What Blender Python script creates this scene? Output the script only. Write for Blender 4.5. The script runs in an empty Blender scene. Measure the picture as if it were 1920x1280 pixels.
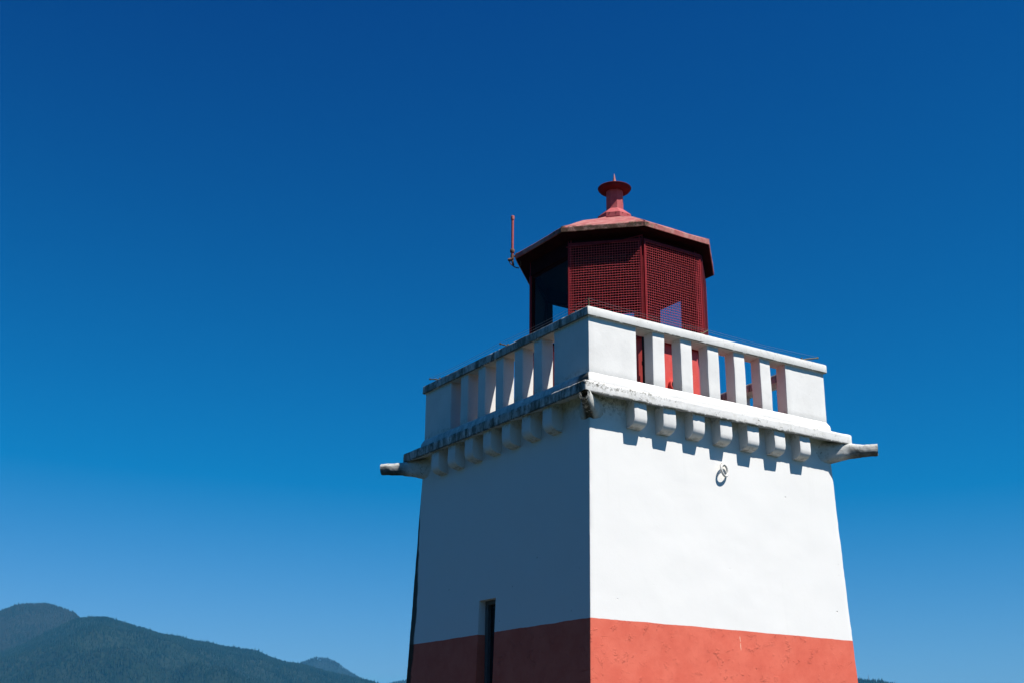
import bpy, bmesh, math, random
import numpy as np
from mathutils import Vector, Matrix, noise

S = bpy.context.scene
COL = S.collection
R = math.radians
PI = math.pi

# ------------------------------------------------------------------ camera
CAM = Vector((-10.8718, -13.8944, -4.4852))
YAW, PITCH, ROLL = 0.574, 0.3321, 0.0102
cd = bpy.data.cameras.new('camera')
cam = bpy.data.objects.new('camera', cd)
COL.objects.link(cam)
S.camera = cam
fw = Vector((math.sin(YAW) * math.cos(PITCH), math.cos(YAW) * math.cos(PITCH), math.sin(PITCH)))
rt = Vector((math.cos(YAW), -math.sin(YAW), 0))
up = rt.cross(fw)
r2 = rt * math.cos(ROLL) + up * math.sin(ROLL)
u2 = -rt * math.sin(ROLL) + up * math.cos(ROLL)
m = Matrix((r2, u2, -fw)).transposed().to_4x4()
m.translation = CAM
cam.matrix_world = m
cd.sensor_width = 36.0
cd.lens = 36.0 * 2318.59 / 1920.0
cd.clip_start = 0.1
cd.clip_end = 120000

# ------------------------------------------------------------------ world, sun, exposure
SUN = Vector((0.39, -1.0, 1.79)).normalized()
W = bpy.data.worlds.new('World')
S.world = W
W.use_nodes = True
wn = W.node_tree
bg = wn.nodes['Background']
sky = wn.nodes.new('ShaderNodeTexSky')
sky.sky_type = 'NISHITA'
sky.sun_disc = False
sky.sun_elevation = math.asin(SUN.z)
sky.sun_rotation = math.atan2(SUN.x, SUN.y)
sky.air_density = 1.0
sky.dust_density = 0.3
sky.ozone_density = 3.0
# deepen the clear sky: per channel (value - offset) * gain
SKY_OFF = (2.13, 1.02, 1.05)
SKY_GAIN = (.68, .70, 1.00)
sep = wn.nodes.new('ShaderNodeSeparateColor')
com = wn.nodes.new('ShaderNodeCombineColor')
wn.links.new(sky.outputs[0], sep.inputs[0])
for i in range(3):
    p_ = wn.nodes.new('ShaderNodeMath'); p_.operation = 'SUBTRACT'; p_.inputs[1].default_value = SKY_OFF[i]
    g_ = wn.nodes.new('ShaderNodeMath'); g_.operation = 'MULTIPLY'; g_.inputs[1].default_value = SKY_GAIN[i]
    x_ = wn.nodes.new('ShaderNodeMath'); x_.operation = 'MAXIMUM'; x_.inputs[1].default_value = .002
    wn.links.new(sep.outputs[i], p_.inputs[0]); wn.links.new(p_.outputs[0], g_.inputs[0]); wn.links.new(g_.outputs[0], x_.inputs[0])
    c_ = wn.nodes.new('ShaderNodeMath'); c_.operation = 'MINIMUM'; c_.inputs[1].default_value = (1.7, 6, 9)[i]
    wn.links.new(x_.outputs[0], c_.inputs[0]); wn.links.new(c_.outputs[0], com.inputs[i])
wn.links.new(com.outputs[0], bg.inputs[0])
bg.inputs[1].default_value = 0.076

sl = bpy.data.lights.new('sun', 'SUN')
sl.energy = 5.0
sl.angle = R(0.53)
sl.color = (1.0, 0.955, 0.905)
so = bpy.data.objects.new('sun', sl)
COL.objects.link(so)
so.rotation_euler = (-SUN).to_track_quat('-Z', 'Y').to_euler()
so.location = (20, -50, 80)

S.view_settings.view_transform = 'Standard'
S.view_settings.look = 'None'
S.view_settings.gamma = 1.0
S.view_settings.exposure = 0.62
S.render.engine = 'CYCLES'
S.cycles.max_bounces = 8
S.cycles.transparent_max_bounces = 16
S.cycles.volume_bounces = 1

# ------------------------------------------------------------------ node helper
class NT:
    def __init__(self, name, disp=None):
        self.m = bpy.data.materials.new(name)
        self.m.use_nodes = True
        self.t = self.m.node_tree
        self.b = self.t.nodes['Principled BSDF']
        self.out = self.t.nodes['Material Output']
        g = self.t.nodes.new('ShaderNodeNewGeometry')
        self.pos = g.outputs['Position']
        self.nrm = g.outputs['True Normal']
        s = self.t.nodes.new('ShaderNodeSeparateXYZ'); self.t.links.new(self.pos, s.inputs[0])
        self.x, self.y, self.z = s.outputs
    def _in(self, sock, v):
        if isinstance(v, bpy.types.NodeSocket): self.t.links.new(v, sock)
        elif isinstance(v, (tuple, list)) and len(v) == 3 and sock.type == 'RGBA': sock.default_value = (*v, 1)
        else: sock.default_value = v
    def math(self, op, a, b=None, c=None, clamp=False):
        n = self.t.nodes.new('ShaderNodeMath'); n.operation = op; n.use_clamp = clamp
        self._in(n.inputs[0], a)
        if b is not None: self._in(n.inputs[1], b)
        if c is not None: self._in(n.inputs[2], c)
        return n.outputs[0]
    def mul(self, a, b): return self.math('MULTIPLY', a, b)
    def add(self, a, b): return self.math('ADD', a, b)
    def sub(self, a, b): return self.math('SUBTRACT', a, b)
    def ramp(self, v, lo, hi, a=0.0, b=1.0, smooth=True):
        n = self.t.nodes.new('ShaderNodeMapRange')
        n.interpolation_type = 'SMOOTHSTEP' if smooth else 'LINEAR'
        self._in(n.inputs[0], v)
        if lo > hi: lo, hi, a, b = hi, lo, b, a
        n.inputs[1].default_value = lo; n.inputs[2].default_value = hi
        n.inputs[3].default_value = a; n.inputs[4].default_value = b
        return n.outputs[0]
    def vec(self, sx, sy, sz, off=0.0):
        n = self.t.nodes.new('ShaderNodeVectorMath'); n.operation = 'MULTIPLY_ADD'
        self._in(n.inputs[0], self.pos); n.inputs[1].default_value = (sx, sy, sz); n.inputs[2].default_value = (off, off * 1.7, off * .3)
        return n.outputs[0]
    def noise(self, scale, detail=4, rough=0.55, vec=None, dist=0.0):
        n = self.t.nodes.new('ShaderNodeTexNoise')
        self._in(n.inputs['Vector'], vec if vec is not None else self.pos)
        n.inputs['Scale'].default_value = scale; n.inputs['Detail'].default_value = detail
        n.inputs['Roughness'].default_value = rough; n.inputs['Distortion'].default_value = dist
        return n.outputs['Fac']
    def voro(self, scale, vec=None, feat='F1'):
        n = self.t.nodes.new('ShaderNodeTexVoronoi'); n.feature = feat
        self._in(n.inputs['Vector'], vec if vec is not None else self.pos)
        n.inputs['Scale'].default_value = scale
        return n.outputs['Distance']
    def mix(self, f, a, b):
        n = self.t.nodes.new('ShaderNodeMix'); n.data_type = 'RGBA'
        self._in(n.inputs[0], f); self._in(n.inputs[6], a); self._in(n.inputs[7], b)
        return n.outputs[2]
    def bump(self, h, strength, dist, prev=None):
        n = self.t.nodes.new('ShaderNodeBump')
        n.inputs['Strength'].default_value = strength; n.inputs['Distance'].default_value = dist
        self._in(n.inputs['Height'], h)
        if prev is not None: self._in(n.inputs['Normal'], prev)
        return n.outputs[0]
    def fin(self, col, rough=0.7, nrm=None, spec=None, metal=None):
        self._in(self.b.inputs['Base Color'], col)
        self._in(self.b.inputs['Roughness'], rough)
        if nrm is not None: self._in(self.b.inputs['Normal'], nrm)
        if spec is not None: self.b.inputs['Specular IOR Level'].default_value = spec
        if metal is not None: self.b.inputs['Metallic'].default_value = metal
        return self.m

WHITE = (0.75, 0.738, 0.700)
MOLD_GROOVE = (0.035, 0.04, 0.03)
PINKRED = (0.61, 0.122, 0.078)
DEEPRED = (0.50, 0.045, 0.045)

def band(n, v, lo, hi, soft):
    return n.mul(n.ramp(v, lo - soft, lo + soft), n.ramp(v, hi + soft, hi - soft))

def m_body():
    n = NT('stucco_wall_paint')
    big = n.noise(1.3, 4)
    fine = n.noise(60, 5, 0.6)
    mid = n.noise(9, 5, 0.6)
    base = n.mix(n.ramp(big, .35, .7), WHITE, (0.742, 0.730, 0.692))
    # a few small pits and chips
    pit = n.ramp(n.voro(2.3, n.vec(1, 1, 1, 3.1)), 0.035, 0.015)
    pit2 = n.ramp(n.voro(5.1, n.vec(1, 1, 1, 7.7)), 0.05, 0.02)
    pit2 = n.mul(pit2, n.ramp(n.noise(.8, 2), .5, .62))
    pits = n.math('MAXIMUM', pit, n.mul(pit2, .6))
    base = n.mix(n.mul(pits, .55), base, (0.3, 0.27, 0.22))
    # faint vertical runs
    runs = n.noise(5, 5, .65, n.vec(2.6, 2.6, .10))
    base = n.mix(n.ramp(runs, .56, .8, 0, .09), base, (.45, .45, .4))
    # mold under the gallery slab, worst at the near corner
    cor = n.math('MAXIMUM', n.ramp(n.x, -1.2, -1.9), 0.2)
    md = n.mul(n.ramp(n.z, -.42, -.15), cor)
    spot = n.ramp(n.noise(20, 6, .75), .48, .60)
    base = n.mix(n.mul(n.mul(md, spot), n.ramp(n.y, -1.9, -2.04, .30, .72)), base, MOLD_GROOVE)
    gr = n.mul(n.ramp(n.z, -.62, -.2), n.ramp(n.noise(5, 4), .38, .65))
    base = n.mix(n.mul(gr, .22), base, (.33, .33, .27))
    # red band
    zz = n.add(n.z, n.mul(n.sub(n.noise(2.2, 5, .6), .5), .03))
    redm = n.mul(n.ramp(zz, -2.822, -2.829), n.ramp(zz, -4.905, -4.899))
    redv = n.mix(n.ramp(n.noise(3.5, 6, .65), .3, .7), PINKRED, (0.68, 0.155, 0.10))
    redv = n.mix(n.ramp(n.noise(23, 5, .7), .5, .85, 0, .5), redv, (0.52, 0.10, 0.07))
    redv = n.mix(n.mul(pits, .6), redv, (.2, .06, .04))
    # pale dribble on the red band
    nx = n.add(n.x, n.mul(n.noise(20, 2), .02))
    drip = n.mul(n.mul(band(n, nx, .145, .157, .004), band(n, n.z, -3.06, -2.90, .02)), n.ramp(n.noise(40, 2), .35, .5))
    drip = n.mul(drip, n.ramp(n.y, -1.9, -2.0))
    redv = n.mix(n.mul(drip, .8), redv, (.75, .5, .36))
    col = n.mix(redm, base, redv)
    # algae strip down the far corner
    w = n.ramp(n.z, -.55, -2.2, 0.0, .15, False)
    d = n.add(n.y, n.mul(n.z, .0319))            # 2.0925 at the corner
    e = n.add(n.sub(n.sub(2.0925, d), w), n.mul(n.sub(n.noise(9, 5, .6, n.vec(1, 1, .35)), .5), .10))
    strip = n.mul(n.ramp(e, .01, -.03), n.ramp(n.x, -2.0, -2.05))
    strip = n.mul(strip, n.ramp(n.z, -.5, -.75))
    col = n.mix(n.mul(strip, .93), col, (.03, .04, .028))
    # relief: trowel marks everywhere, cracked crumbly relief in the red band
    crack = n.ramp(n.voro(2.6, n.vec(1, 1, 2.2, 1.2), 'DISTANCE_TO_EDGE'), 0.0, .014)
    crackm = n.ramp(n.noise(4.5, 4), .55, .66)
    hsum = n.add(n.mul(mid, .5), n.mul(fine, .25))
    nb = n.bump(hsum, .22, .010)
    lump = n.mul(n.ramp(n.noise(9, 8, .72, None, .3), .54, .72), n.ramp(n.noise(1.6, 3), .38, .62, .25, 1))
    h2 = n.sub(n.mul(n.mul(lump, redm), .8), n.mul(n.mul(n.mul(n.sub(1, crack), crackm), redm), .6))
    nb = n.bump(h2, .75, .010, nb)
    nb = n.bump(n.sub(1, pits), .8, .008, nb)
    return n.fin(col, .85, nb, .08)

def m_white(name, grime=0.0, side=0.0, streak=False, corner=False, base=WHITE):
    """painted concrete; grime over all, side = extra on the face away from the sun"""
    n = NT(name)
    col = n.mix(n.ramp(n.noise(3, 4), .35, .7), base, tuple(c * .93 for c in base))
    # weather-side dirt on faces turned to -x; also deepens shade on inner faces
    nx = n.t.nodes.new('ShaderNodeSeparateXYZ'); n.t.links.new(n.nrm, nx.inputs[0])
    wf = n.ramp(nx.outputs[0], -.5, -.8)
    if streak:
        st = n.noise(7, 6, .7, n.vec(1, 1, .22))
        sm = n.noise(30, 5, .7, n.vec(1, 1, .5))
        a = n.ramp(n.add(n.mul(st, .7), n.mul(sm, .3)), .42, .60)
        col = n.mix(n.mul(n.mul(a, wf), side), col, MOLD_GROOVE)
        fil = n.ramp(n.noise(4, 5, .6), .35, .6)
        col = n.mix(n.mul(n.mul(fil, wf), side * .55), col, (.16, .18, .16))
    if streak:      # upward faces, out of view, darkened to cut the light they bounce
        td = n.mul(n.ramp(nx.outputs[2], .80, .93), n.ramp(n.noise(6, 5, .6), .2, .45, .75, 1))
        col = n.mix(n.mul(td, .92), col, (.10, .10, .085))
    ax = n.math('MAXIMUM', n.math('ABSOLUTE', n.x), n.math('ABSOLUTE', n.y))
    g1 = n.ramp(n.noise(22, 7, .75), .53, .66)
    g0 = n.ramp(n.noise(3.1, 3), .42, .6)
    col = n.mix(n.mul(n.mul(g1, g0), grime), col, (.12, .11, .07))
    col = n.mix(n.mul(n.ramp(n.noise(9, 5, .65), .45, .75), grime * .5), col, (.42, .41, .35))
    if streak and not corner and name.startswith('coping'):
        ed = n.mul(n.mul(n.ramp(n.z, .938, .930), n.ramp(ax, 2.108, 2.12)), n.ramp(n.noise(11, 5, .7), .36, .46))
        col = n.mix(n.mul(ed, .8), col, MOLD_GROOVE)  # shade of the drip groove painted as a dark line
    if name.startswith('plinth'):
        pk = n.mul(n.mul(wf, n.ramp(n.y, -1.82, -1.95)), n.ramp(n.noise(14, 5, .7), .3, .42))
        col = n.mix(n.mul(pk, .9), col, (.03, .035, .03))
    if corner:
        cm = n.mul(n.ramp(n.x, -.5, -1.9), n.ramp(n.y, -2.0, -2.2))
        sp = n.ramp(n.noise(24, 7, .8), .50, .56)
        zt = n.ramp(n.z, -.13, -.02)
        col = n.mix(n.mul(n.mul(cm, sp), n.mul(zt, .95)), col, (.06, .055, .03))
        ed = n.mul(n.mul(n.ramp(n.z, -.122, -.136), n.ramp(ax, 2.285, 2.305)), n.ramp(n.noise(14, 5, .7), .36, .5))
        col = n.mix(n.mul(ed, .75), col, MOLD_GROOVE)  # drip line's shade under the slab edge put into the colour
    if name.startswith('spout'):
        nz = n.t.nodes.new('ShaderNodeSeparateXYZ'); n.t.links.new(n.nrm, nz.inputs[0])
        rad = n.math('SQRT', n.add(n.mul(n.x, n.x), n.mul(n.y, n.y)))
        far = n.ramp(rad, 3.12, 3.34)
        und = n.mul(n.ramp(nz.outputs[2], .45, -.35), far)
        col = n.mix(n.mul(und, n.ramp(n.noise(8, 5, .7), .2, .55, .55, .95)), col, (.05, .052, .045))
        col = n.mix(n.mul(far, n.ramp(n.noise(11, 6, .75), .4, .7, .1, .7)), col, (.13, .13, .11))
    if name.startswith('parapet') or name.startswith('corbel'):
        bt = n.mul(n.ramp(n.z, .34, .19), n.ramp(n.noise(17, 6, .75), .46, .62))
        tp = n.mul(n.ramp(n.z, .87, .93), n.ramp(n.noise(13, 6, .75), .48, .62))
        if name.startswith('corbel'):
            bt = n.mul(n.ramp(n.z, -.40, -.47), n.ramp(n.noise(17, 6, .75), .44, .6))
            tp = n.mul(n.ramp(n.z, -.24, -.12), n.ramp(n.noise(13, 6, .75), .47, .6))
        nx2 = n.t.nodes.new('ShaderNodeSeparateXYZ'); n.t.links.new(n.nrm, nx2.inputs[0])
        expo = n.ramp(nx2.outputs[1], -.8, -.4, .10 if name.startswith('parapet') else .45, .35 if name.startswith('parapet') else .6)
        col = n.mix(n.mul(n.math('MAXIMUM', bt, tp), expo), col, (.14, .13, .10))
    nb = n.bump(n.add(n.mul(n.noise(14, 5, .6), .6), n.mul(n.noise(80, 4), .2)), .4, .008)
    return n.fin(col, .85, nb, .08)

def m_red(name, c1, c2, rough=.55, moss=False, scale=6, bumpd=.003, spec=.2):
    n = NT(name)
    col = n.mix(n.ramp(n.noise(scale, 6, .65), .35, .68), c1, c2)
    col = n.mix(n.mul(n.ramp(n.noise(45, 5, .7), .6, .7), .6), col, (c1[0] * .35, c1[1] * .5, c1[2] * .5))
    if moss:
        rr = n.math('SQRT', n.add(n.mul(n.x, n.x), n.mul(n.y, n.y)))
        edge = n.ramp(rr, 1.3, 1.5)
        patch = n.ramp(n.noise(9, 6, .75), .46, .58)
        side = n.ramp(n.sub(0.0, n.add(n.x, n.y)), .4, 1.5)
        mk = n.mul(n.mul(edge, patch), n.math('MAXIMUM', n.ramp(n.sub(0.0, n.add(n.x, n.y)), 1.3, 2.0), .05))
        mc = n.mix(n.ramp(n.noise(20, 4), .4, .6), (.10, .085, .02), (.025, .022, .016))
        col = n.mix(n.mul(mk, .95), col, mc)
        low = n.mul(n.ramp(n.z, 2.865, 2.84), n.mul(n.ramp(n.noise(17, 5, .7), .28, .44), n.ramp(n.sub(0.0, n.add(n.x, n.y)), 1.95, 2.05)))
        col = n.mix(n.mul(low, .85), col, (.05, .04, .02))
        pale = n.mul(n.ramp(n.noise(6, 7, .75, None, .5), .46, .64), .6)
        col = n.mix(pale, col, (.50, .28, .23))
        col = n.mix(n.mul(n.ramp(n.noise(19, 6, .75), .60, .68), .6), col, (.14, .06, .04))
    nb = n.bump(n.noise(25, 5, .6), .5, bumpd)
    return n.fin(col, rough, nb, spec)

def m_glass():
    n = NT('window_glass')
    t = n.t
    tr = t.nodes.new('ShaderNodeBsdfTransparent'); tr.inputs[0].default_value = (.93, .95, .95, 1)
    gl = t.nodes.new('ShaderNodeBsdfGlossy'); gl.inputs['Roughness'].default_value = .03
    gl.inputs[0].default_value = (.7, .7, .7, 1)
    fr = t.nodes.new('ShaderNodeFresnel'); fr.inputs[0].default_value = 1.18
    mx = t.nodes.new('ShaderNodeMixShader')
    g2 = t.nodes.new('ShaderNodeNewGeometry')
    fm = n.mul(fr.outputs[0], n.sub(1.0, g2.outputs['Backfacing']))
    t.links.new(fm, mx.inputs[0]); t.links.new(tr.outputs[0], mx.inputs[1]); t.links.new(gl.outputs[0], mx.inputs[2])
    t.links.new(mx.outputs[0], n.out.inputs['Surface'])
    return n.m

def m_flat(name, c, rough=.7, var=.25, scale=12, metal=0):
    n = NT(name)
    col = n.mix(n.ramp(n.noise(scale, 5, .65), .35, .68), c, tuple(x * (1 - var) for x in c))
    return n.fin(col, rough, n.bump(n.noise(scale * 4, 4), .4, .003), .35, metal)

MB = m_body()
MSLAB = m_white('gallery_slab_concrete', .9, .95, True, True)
MPLINTH = m_white('plinth_paint', .12, .35, True)
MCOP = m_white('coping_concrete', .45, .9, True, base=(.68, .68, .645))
MWH = m_white('parapet_paint', .10, .0)
MCORB = m_white('corbel_paint', .12, .0)
MSPOUT = m_white('spout_concrete', 1.0, .0, base=(.62, .62, .58))
MROOF = m_red('roof_red_paint', (.35, .095, .088), (.41, .15, .135), .6, True)
MRED = m_red('lantern_red_paint', (.60, .075, .06), (.64, .095, .08), .5)
MDRED = m_red('frame_red_paint', (.27, .022, .028), (.21, .018, .022), .6, spec=.1)
MDARKF = m_red('shade_red_paint', (.032, .008, .010), (.022, .006, .008), .9, spec=.03)  # red with the shade of eave and lantern interior put into its colour
MVENT = m_red('ventilator_red_paint', (.40, .06, .06), (.33, .045, .045), .55, False, 14)
MCAP = m_red('shade_cap_paint', (.11, .018, .022), (.08, .013, .017), .8, spec=.04)  # cap red darkened in place of the shade under the dish
MIN = m_flat('lantern_interior_dark', (.012, .013, .016), .95)
MGL = m_glass()
MRUST = m_flat('rusty_metal', (.16, .07, .045), .8, .6, 40)
MBRK = m_flat('bracket_metal', (.20, .15, .07), .7, .6, 60)
MWIRE = m_flat('wire_steel', (.30, .30, .32), .4, .1, 20, .6)
MRING = m_flat('ring_white_paint', (.72, .70, .64), .6, .25, 60)
MDECK = m_flat('deck_bitumen', (.05, .05, .052), .9, .35, 4)
MFRM = m_flat('window_frame_paint', (.11, .12, .12), .7, .2, 20)
MPANE = m_flat('dark_pane', (.015, .02, .022), .25, .3, 5)
MHOLE = m_flat('opening_black', (.006, .006, .007), .9)

# ------------------------------------------------------------------ mesh helpers
def obj(name, bm, mat, parent=None, smooth=False, autos=None):
    bmesh.ops.recalc_face_normals(bm, faces=bm.faces[:])
    me = bpy.data.meshes.new(name)
    bm.to_mesh(me); bm.free()
    me.materials.append(mat)
    if smooth:
        for p in me.polygons: p.use_smooth = True
        if autos: me.set_sharp_from_angle(angle=R(autos))
    o = bpy.data.objects.new(name, me)
    COL.objects.link(o)
    if parent: o.parent = parent
    return o

def empty(name, loc=(0, 0, 0)):
    o = bpy.data.objects.new(name, None); COL.objects.link(o); o.location = loc; o.empty_display_size = .3
    return o

def tag(o, label=None, cat=None, group=None, kind=None):
    if label: o['label'] = label
    if cat: o['category'] = cat
    if group: o['group'] = group
    if kind: o['kind'] = kind
    return o

def rough(bm, amp, scale, seed=0.0, amp2=0, scale2=1):
    for v in bm.verts:
        c = v.co
        q = Vector((c.x * scale + seed, c.y * scale + seed * .7, c.z * scale))
        v.co = c + Vector((noise.noise(q), noise.noise(q + Vector((31, 7, 3))), noise.noise(q + Vector((5, 91, 13))))) * amp
        if amp2:
            q = c * scale2
            v.co += Vector((noise.noise(q), noise.noise(q + Vector((31, 7, 3))), noise.noise(q + Vector((5, 91, 13))))) * amp2

def box_bm(x0, x1, y0, y1, z0, z1, bev=.006, seg=2, cuts=0, bm=None):
    b = bm or bmesh.new()
    r = bmesh.ops.create_cube(b, size=1)
    vs = r['verts']
    for v in vs:
        v.co = Vector(((x0 + x1) / 2 + v.co.x * (x1 - x0), (y0 + y1) / 2 + v.co.y * (y1 - y0), (z0 + z1) / 2 + v.co.z * (z1 - z0)))
    es = list({e for v in vs for e in v.link_edges})
    if bev:
        bmesh.ops.bevel(b, geom=es, offset=bev, segments=seg, affect='EDGES', profile=.5)
    if cuts and bm is None:
        L = [e for e in b.edges if e.calc_length() > .12]
        bmesh.ops.subdivide_edges(b, edges=L, cuts=cuts, use_grid_fill=True)
    return b

def tube(bm, pts, r, seg=8, cap=True):
    """tube through points; r a number or a list"""
    pts = [Vector(p) for p in pts]
    rings = []
    for i, p in enumerate(pts):
        a = pts[max(i - 1, 0)]; c = pts[min(i + 1, len(pts) - 1)]
        d = (c - a).normalized()
        h = Vector((0, 0, 1)) if abs(d.z) < .9 else Vector((1, 0, 0))
        u = d.cross(h).normalized(); w = d.cross(u)
        rr = r[i] if isinstance(r, (list, tuple)) else r
        rings.append([bm.verts.new(p + (u * math.cos(2 * PI * k / seg) + w * math.sin(2 * PI * k / seg)) * rr) for k in range(seg)])
    for a, b in zip(rings, rings[1:]):
        for k in range(seg):
            bm.faces.new((a[k], a[(k + 1) % seg], b[(k + 1) % seg], b[k]))
    if cap:
        bm.faces.new(rings[0]); bm.faces.new(rings[-1])
    return bm

def lathe(bm, prof, seg=32, c=(0, 0), rot=0.0, close=False):
    rings = []
    for (r_, z) in prof:
        if r_ < 1e-6: rings.append([bm.verts.new((c[0], c[1], z))])
        else: rings.append([bm.verts.new((c[0] + r_ * math.sin(rot + 2 * PI * k / seg), c[1] - r_ * math.cos(rot + 2 * PI * k / seg), z)) for k in range(seg)])
    pairs = list(zip(rings, rings[1:]))
    if close: pairs.append((rings[-1], rings[0]))
    for a, b in pairs:
        for k in range(seg):
            k2 = (k + 1) % seg
            if len(a) == 1 and len(b) == 1: continue
            if len(a) == 1: bm.faces.new((a[0], b[k2], b[k]))
            elif len(b) == 1: bm.faces.new((a[k], a[k2], b[0]))
            else: bm.faces.new((a[k], a[k2], b[k2], b[k]))
    return bm

def square_ring(ts, rc, arc=4):
    """unit perimeter samples: (sx, sy, t, side-flag, normal) of a rounded square"""
    out = []
    # sides in order: y=-r (x -..+), x=+r (y -..+), y=+r (x +..-), x=-r (y +..-)
    for s in range(4):
        for t in ts:
            out.append((s, t, None))
        for k in range(1, arc):
            out.append((s, 1.0, k / arc))
    return out

def sweep_square(profile, ts=None, rc=.03, arc=4, closed=True, tfun=None):
    """sweep a (halfsize, z) profile round a square; tfun(s, r) gives the samples along each side as coordinates"""
    bm = bmesh.new()
    dirs = [((0, -1), (1, 0)), ((1, 0), (0, 1)), ((0, 1), (-1, 0)), ((-1, 0), (0, -1))]
    rings = []
    for (r_, z) in profile:
        ring = []
        for s in range(4):
            nrm, tan = dirs[s]
            nn = dirs[(s + 1) % 4][0]
            c = max(r_ - rc, .001)
            for t in ts:
                a = t * c
                ring.append(bm.verts.new((nrm[0] * r_ + tan[0] * a, nrm[1] * r_ + tan[1] * a, z)))
            for k in range(1, arc):
                th = k / arc * PI / 2
                vx = nrm[0] * math.cos(th) + nn[0] * math.sin(th); vy = nrm[1] * math.cos(th) + nn[1] * math.sin(th)
                cx = (nrm[0] + nn[0]) * c; cy = (nrm[1] + nn[1]) * c
                ring.append(bm.verts.new((cx + vx * rc, cy + vy * rc, z)))
        rings.append(ring)
    n = len(rings[0])
    pairs = list(zip(rings, rings[1:]))
    if closed: pairs.append((rings[-1], rings[0]))
    for a, b in pairs:
        for k in range(n):
            bm.faces.new((a[k], a[(k + 1) % n], b[(k + 1) % n], b[k]))
    return bm, rings

def lin(n): return [-1 + 2 * i / n for i in range(n + 1)]

# ------------------------------------------------------------------ the lighthouse
LH = empty('lighthouse', (0, 0, -6.1))
tag(LH, 'square white lighthouse tower with a red band, balustraded gallery and red octagonal lantern', 'lighthouse')
GZ = -6.1                       # ground level
def add(name, bm, mat, parent=None, **k):
    """part of the lighthouse; geometry is given in world coordinates"""
    o = obj(name, bm, mat, None, **k)
    par = parent or LH
    o.parent = par
    # parts of parts keep an identity matrix; first-level parts undo the offset of the Empty
    if par is LH: o.location = (0, 0, 6.1)
    return o

def halfw(z): return 2.0925 - .0319 * z
WY0, WY1, WZ0, WZ1 = -.11, .30, -4.7, -2.385   # window slot in the west wall
zs = [-.05]
while zs[-1] > GZ + .06: zs.append(zs[-1] - .06)
zs = sorted(set([round(z, 3) for z in zs if abs(z - WZ1) > .03 and abs(z - WZ0) > .03] + [WZ1, WZ0, GZ]), reverse=True)
yl = [WY0, WY1]
base_t = lin(70)
def body():
    bm = bmesh.new()
    rc = .010; arc = 3
    dirs = [((0, -1), (1, 0)), ((1, 0), (0, 1)), ((0, 1), (-1, 0)), ((-1, 0), (0, -1))]
    rings = []
    for z in zs:
        r_ = halfw(z); ring = []
        for s in range(4):
            nrm, tan = dirs[s]; nn = dirs[(s + 1) % 4][0]; c = r_ - rc
            al = [t * c for t in base_t]
            if s == 3:      # runs towards -y: coordinate a = -y
                for w in (-WY0, -WY1):
                    i = min(range(len(al)), key=lambda q: abs(al[q] - w)); al[i] = w
            for a in al: ring.append((nrm[0] * r_ + tan[0] * a, nrm[1] * r_ + tan[1] * a, s, a))
            for k in range(1, arc):
                th = k / arc * PI / 2
                vx = nrm[0] * math.cos(th) + nn[0] * math.sin(th); vy = nrm[1] * math.cos(th) + nn[1] * math.sin(th)
                ring.append(((nrm[0] + nn[0]) * c + vx * rc, (nrm[1] + nn[1]) * c + vy * rc, 9, 0))
        vs = []
        for (x, y, s, a) in ring:
            q = Vector((x, y, z))
            d = noise.noise(q * .7) * .008 + noise.noise(q * 2.3) * .004 + noise.noise(q * 9) * .0016
            rad = Vector((x, y, 0)).normalized()
            if s == 9: d += noise.noise(q * 25) * .004
            if s == 3 and abs(y - .1) < .4: d *= .2
            vs.append(bm.verts.new(q + rad * d))
        rings.append(vs)
    n = len(rings[0])
    for zi in range(len(rings) - 1):
        a, b = rings[zi], rings[zi + 1]
        for k in range(n):
            f = (a[k], a[(k + 1) % n], b[(k + 1) % n], b[k])
            c = sum((v.co for v in f), Vector()) / 4
            if c.x < -1.9 and WY0 < c.y < WY1 and WZ0 < c.z < WZ1: continue
            bm.faces.new(f)
    bm.faces.new(rings[0])
    return bm
BODY = add('tower_wall', body(), MB, smooth=True, autos=40)

def window():
    D = .15
    bm = bmesh.new()
    def X(z): return -halfw(z)
    z0, z1, y0, y1 = WZ0, WZ1, WY0, WY1
    f0 = [(X(z1) - .001, y0, z1), (X(z1) - .001, y1, z1), (X(z0) - .001, y1, z0), (X(z0) - .001, y0, z0)]
    b0 = [(-2.165 + D, y0, z1), (-2.165 + D, y1, z1), (-2.165 + D, y1, z0), (-2.165 + D, y0, z0)]
    n = 12
    for i in range(4):
        A, B, C_, D_ = (Vector(q) for q in (f0[i], f0[(i + 1) % 4], b0[(i + 1) % 4], b0[i]))
        g = [[bm.verts.new(A.lerp(B, u / n).lerp(D_.lerp(C_, u / n), w / 3)) for w in range(4)] for u in range(n + 1)]
        for u in range(n):
            for w in range(3): bm.faces.new((g[u][w], g[u + 1][w], g[u + 1][w + 1], g[u][w + 1]))
    bmesh.ops.remove_doubles(bm, verts=bm.verts[:], dist=.0005)
    add('window_reveal', bm, MB)
    xb = -2.165 + D
    fr = bmesh.new()
    for (a, b, c, d) in ((y0, y1, z1 - .055, z1), (y0, y1, z0, z0 + .05), (y1 - .07, y1, z0 + .05, z1 - .055), (y0, y0 + .05, z0 + .05, z1 - .055), (y0 + .05, y1 - .07, -3.55, -3.51)):
        box_bm(xb - .06, xb + .02, a + .001, b - .001, c, d, .004, 1, 0, fr)
    win = add('window', fr, MFRM)
    pb = box_bm(xb - .01, xb + .004, y0 + .03, y1 - .03, z0 + .03, z1 - .03, 0)
    add('window_pane', pb, MPANE, win)
window()

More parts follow.
